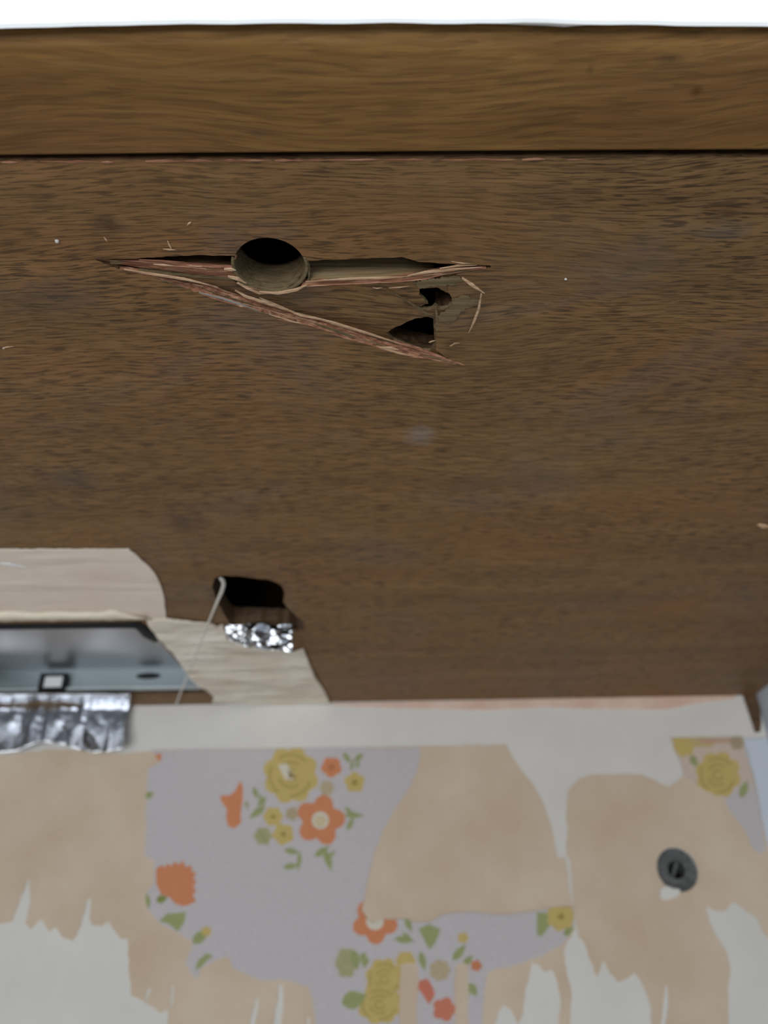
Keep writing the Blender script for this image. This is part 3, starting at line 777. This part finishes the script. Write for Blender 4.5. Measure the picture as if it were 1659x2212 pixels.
def print_main(p):
    # bouquet under the cabinet
    p.leaf(742, 1625, 758, 1650, 6); p.leaf(784, 1628, 764, 1645, 6); p.leaf(758, 1665, 764, 1640, 4); p.leaf(770, 1660, 776, 1640, 4)
    p.rose(628, 1674, 61, 63); p.flower(716, 1657, 23, ORG, 5, .12, .4, ORG*.72, .3); p.flower(706, 1702, 17, TAN, 6, .12)
    p.flower(766, 1690, 23, YEL, 5, .14, .9, YEL2, .3)
    p.poly([(519, 1686), (525, 1700), (524, 1730), (520, 1760), (521, 1778), (506, 1790), (492, 1784), (488, 1764), (490, 1748), (476, 1728), (476, 1718), (496, 1718), (508, 1708)], ORG)
    p.leaf(531, 1730, 536, 1748, 4); p.leaf(548, 1700, 556, 1726, 6); p.leaf(574, 1722, 556, 1742, 7); p.leaf(572, 1742, 538, 1768, 8); p.leaf(560, 1715, 572, 1745, 4)
    p.flower(590, 1764, 22, YEL, 6, .12, 0, YEL2, .25); p.flower(631, 1758, 15, TAN*.9, 5, .1); p.flower(612, 1802, 24, YEL, 5, .12, .5, YEL2, .25)
    p.flower(568, 1806, 20, TAN*.5 + GRN*.5, 6, .1); p.leaf(556, 1792, 580, 1826, 9, GRN*.8 + TAN*.2)
    p.flower(692, 1772, 54, ORG, 5, .2, -1.35, PAL, .34, 56); p.flower(692, 1774, 13, PAL*.5 + YEL*.5, 6, .1)
    p.leaf(744, 1760, 786, 1762, 7); p.leaf(745, 1745, 762, 1757, 5); p.leaf(750, 1794, 764, 1764, 6)
    p.leaf(614, 1836, 648, 1842, 7); p.leaf(612, 1874, 646, 1868, 7); p.leaf(648, 1840, 644, 1882, 5); p.leaf(680, 1850, 712, 1828, 8); p.leaf(702, 1835, 716, 1882, 8); p.leaf(724, 1838, 706, 1856, 4)
    # left pieces
    p.poly([(324, 1630), (350, 1628), (349, 1640), (340, 1648), (328, 1645)], ORG); p.leaf(312, 1722, 332, 1712, 8)
    p.poly([(337, 1876), (350, 1868), (356, 1874), (362, 1864), (370, 1871), (378, 1860), (386, 1868), (396, 1858), (400, 1872), (415, 1870), (414, 1882), (425, 1886),
            (418, 1897), (425, 1906), (418, 1914), (424, 1926), (416, 1933), (424, 1946), (410, 1954), (396, 1958), (378, 1952), (366, 1938), (348, 1932), (337, 1908)], ORG)
    p.leaf(337, 1946, 362, 1938, 9, GRN2); p.leaf(316, 1930, 322, 1964, 6); p.poly([(344, 1990), (360, 1974), (402, 1970), (398, 1992), (384, 2013), (364, 1996)], GRN)
    p.leaf(416, 2038, 450, 2008, 12); p.flower(446, 2012, 11, YEL, 5, .1); p.poly([(420, 2098), (428, 2074), (446, 2059), (462, 2066), (448, 2074), (438, 2086)], GRN)
    # lower bouquet
    p.flower(810, 1990, 50, ORG, 5, .18, -1.0, PAL, .38); p.leaf(852, 2028, 896, 2032, 8); p.leaf(876, 1982, 890, 2014, 7); p.leaf(890, 2034, 868, 2012, 5)
    p.poly([(904, 2006), (926, 1996), (952, 2008), (940, 2038), (928, 2052), (918, 2034)], GRN); p.leaf(978, 2075, 1006, 2040, 9); p.flower(1000, 2026, 12, YEL, 5, .1); p.leaf(1000, 2086, 1022, 2064, 8)
    p.flower(748, 2080, 24, GRN*.5 + TAN*.5, 6, .1, ry=34); p.leaf(764, 2052, 772, 2096, 11); p.leaf(786, 2056, 784, 2086, 7); p.leaf(796, 2070, 784, 2092, 5)
    p.leaf(908, 2055, 918, 2098, 8); p.flower(950, 2096, 24, TAN, 7, .1); p.flower(1029, 2086, 13, ORG*.9, 5, .15)
    p.flower(876, 2076, 22, YEL, 6, .1); p.rose(830, 2116, 42, 48, False); p.rose(820, 2170, 50, 44, False); p.leaf(738, 2168, 792, 2150, 20)
    p.poly([(906, 2118), (924, 2114), (936, 2134), (940, 2150), (926, 2170), (914, 2150), (902, 2134)], ORG*np.array([.95, .8, 1.1])); p.flower(960, 2180, 27, ORG*np.array([.95, .85, 1.1]), 5, .15)
    p.leaf(1012, 2124, 1030, 2152, 10); p.poly([(1160, 1970), (1182, 1972), (1190, 1996), (1170, 2024), (1160, 2020)], GRN); p.flower(1212, 1980, 32, YEL, 7, .1, 0, YEL2, .22); p.leaf(1218, 2020, 1240, 2004, 9)
def print_corner(p):
    w = np.clip((1720-p.Y)/40, 0, 1)
    p.put(w*.8, lut((172, 155, 140), 1.5))
    p.flower(1478, 1606, 26, YEL, 7, .1, ry=30); p.flower(1520, 1602, 30, YEL*.6 + TAN*.4, 6, .1, ry=13); p.poly([(1510, 1597), (1580, 1594), (1582, 1604), (1512, 1606)], lut((170, 140, 122), 1.3))
    p.flower(1592, 1604, 16, TAN*.8, 6, .1); p.rose(1551, 1674, 50, 52, False); p.leaf(1492, 1632, 1506, 1656, 9); p.leaf(1600, 1724, 1614, 1686, 9)

def floral(name, loops, painter, base, y0, cell, label, th=.0004):
    P3 = [[W(x, y, -y0) for x, y in l] for l in loops]
    xs_ = [p.x for l in P3 for p in l]; zs_ = [p.z for l in P3 for p in l]
    gx = np.arange(min(xs_)-cell, max(xs_)+2*cell, cell); gz = np.arange(min(zs_)-cell, max(zs_)+2*cell, cell)
    GX, GZ = np.meshgrid(gx, gz, indexing='ij'); nx, nz = GX.shape
    pts = np.stack([GX.ravel(), np.full(GX.size, -y0), GZ.ravel()], 1)
    f = sdf(pts[:, 0], pts[:, 2], [[(p.x, p.z) for p in l] for l in P3]).reshape(nx, nz)
    ins = f > 0
    cnt = ins[:-1, :-1].astype(int) + ins[1:, :-1] + ins[1:, 1:] + ins[:-1, 1:]
    idx = np.arange(nx*nz).reshape(nx, nz)
    I, J = np.where(cnt == 4)
    quads = np.stack([idx[I, J], idx[I+1, J], idx[I+1, J+1], idx[I, J+1]], 1)
    V = [tuple(p) for p in pts]; extra = {}; polys = []; rims = []
    def cut(a, b):
        k = (min(a, b), max(a, b))
        if k not in extra:
            fa, fb = f.ravel()[k[0]], f.ravel()[k[1]]; t = fa/(fa-fb)
            pa, pb = pts[k[0]], pts[k[1]]; extra[k] = len(V); V.append(tuple(pa + (pb-pa)*t))
        return extra[k]
    inr = ins.ravel()
    for i, j in zip(*np.where((cnt > 0) & (cnt < 4))):
        c = [idx[i, j], idx[i+1, j], idx[i+1, j+1], idx[i, j+1]]; out = []; cr = []
        for k in range(4):
            a, b_ = c[k], c[(k+1) % 4]
            if inr[a]: out.append(int(a))
            if inr[a] != inr[b_]:
                v = cut(a, b_); out.append(v); cr.append(v)
        if len(out) >= 3: polys.append(out)
        if len(cr) == 2: rims.append(cr)
    VA = np.array(V); used = np.zeros(len(VA), bool); used[quads.ravel()] = True
    for pl_ in polys: used[pl_] = True
    for r_ in rims: used[r_] = True
    remap = np.cumsum(used)-1
    VV = VA[used]; nb = len(VV); faces = [list(map(int, q)) for q in remap[quads]] + [[int(remap[v]) for v in pl_] for pl_ in polys]
    back = {}; VB = []
    def bk(v):
        if v not in back: back[v] = nb + len(VB); VB.append((VV[v][0], VV[v][1] + th, VV[v][2]))
        return back[v]
    nf = len(faces)
    for a, b_ in rims:
        a, b_ = int(remap[a]), int(remap[b_]); faces.append([a, b_, bk(b_), bk(a)])
    X, Y = to_px(VV); p = Print(X, Y, base); painter(p)
    VV2 = np.concatenate([VV, np.array(VB)]) if VB else VV
    me = bpy.data.meshes.new(name); me.from_pydata(VV2.tolist(), [], faces); me.update()
    ca = me.color_attributes.new('print', 'FLOAT_COLOR', 'POINT')
    colr = np.ones((len(VV2), 4)); colr[:nb, :3] = p.C; colr[nb:, :3] = lut((192, 186, 172))
    ca.data.foreach_set('color', colr.astype(np.float32).ravel())
    return tag(link(name, me, M['print']), label, 'wallpaper')

f1 = (Z7([(655, 122), (800, 118), (1200, 114), (1500, 108)]) + Z8([(200, 97), (358, 93), (358, 130), (345, 190), (322, 240), (298, 275), (262, 330), (222, 400), (190, 480), (166, 570),
      (146, 680), (140, 704), (160, 730), (182, 752), (210, 735), (240, 738), (300, 735), (345, 748), (400, 745), (440, 720), (480, 712), (560, 710), (620, 717), (700, 720), (740, 712), (792, 705), (870, 690), (930, 690),
      (935, 770), (915, 800), (890, 832), (855, 850), (822, 872), (770, 886), (745, 900), (722, 906), (690, 915), (640, 922), (612, 935), (600, 1000), (592, 1100), (586, 1200), (545, 1215), (538, 1080), (540, 980), (538, 908), (520, 898), (492, 905), (486, 1000), (490, 1100), (488, 1210),
      (420, 1190), (352, 1205), (346, 1080), (352, 980), (350, 908), (320, 898), (286, 905), (282, 980), (280, 1100), (288, 1200), (268, 1240)])
      + Z7([(1366, 1420), (1362, 1303), (1350, 1200), (1330, 1142), (1290, 1130), (1220, 1112), (1130, 1116), (1060, 1090), (1002, 1060), (985, 1012), (930, 1030),
            (872, 1060), (846, 1110), (800, 1042), (825, 985), (832, 946), (760, 906), (690, 872), (660, 836), (634, 800), (628, 740), (662, 705), (670, 604), (622, 572), (630, 480), (630, 320), (640, 200), (690, 172)]))
floral('floral_wallpaper', [ragged(f1, 7, 1.2, 91)], print_main, LAV, .0009, .00036, 'lavender white wallpaper remnant printed with orange and yellow flower bouquets', .0004)
f2 = Z6([(1075, 648), (1510, 640), (1520, 720), (1560, 860), (1590, 960), (1625, 1180), (1690, 1330), (1600, 1342), (1560, 1290), (1520, 1200), (1460, 1120),
         (1420, 1070), (1400, 1010), (1330, 985), (1250, 940), (1200, 912), (1160, 882), (1140, 800), (1110, 740)])
f2 = [(min(x, 1652), y) for x, y in f2]
floral('floral_wallpaper', [ragged(f2, 7, 1.0, 92)], print_corner, LAV, .0010, .00036, 'small pinkish wallpaper scrap with one yellow rose in the upper right corner', .0004)

# ================================================================== WALL PLUG
pg = empty('wall_plug', (PLUG.x, 0, PLUG.z))
tag(pg, 'dark grey plastic wall plug sunk in the papered wall at the right', 'wall plug')
def ring(r1, r0_, y0, y1, n=36):
    bm = bmesh.new(); L = []
    for r_, y in ((r1, y0), (r1, y1), (r0_, y1), (r0_, y0)):
        L.append([bm.verts.new((r_*math.cos(a), y, r_*math.sin(a))) for a in [i*2*math.pi/n for i in range(n)]])
    for k in range(4):
        a, b_ = L[k], L[(k+1) % 4]
        for i in range(n): bm.faces.new((a[i], a[(i+1) % n], b_[(i+1) % n], b_[i]))
    return bm
bm_obj('collar', ring(PLUG_R*.985, PLUG_R*.42, .0012, .012), M['greyplug'], pg, False)
bm = bmesh.new(); bmesh.ops.create_cone(bm, cap_ends=True, segments=24, radius1=PLUG_R*.60, radius2=PLUG_R*.50, depth=.004,
    matrix=Matrix.Translation((0, .012, 0)) @ Matrix.Rotation(math.pi/2, 4, 'X'))
bm_obj('core', bm, M['dark'], pg)
bm = bmesh.new(); box(bm, -.0009, .0009, .004, .011, -PLUG_R*.5, PLUG_R*.5, .0003); bmesh.ops.rotate(bm, verts=bm.verts, cent=(0, 0, 0), matrix=Matrix.Rotation(.5, 3, 'Y'))
bm_obj('split_web', bm, M['greyplug'], pg)
def chip(name, px, label, y0, seed):
    L = [W(x, y, -y0) for x, y in ragged(px, 4, 1.2, seed)]
    return tag(bm_obj(name, fill([L], (0, .0009, 0)), [M['plaster'], M['plaster']]), label, 'plaster chip')
chip('plaster_chip', [(1426, 1920), (1440, 1912), (1452, 1918), (1470, 1922), (1468, 1934), (1452, 1940), (1436, 1945), (1426, 1936)], 'white plaster chip just below the grey wall plug', .0014, 5)
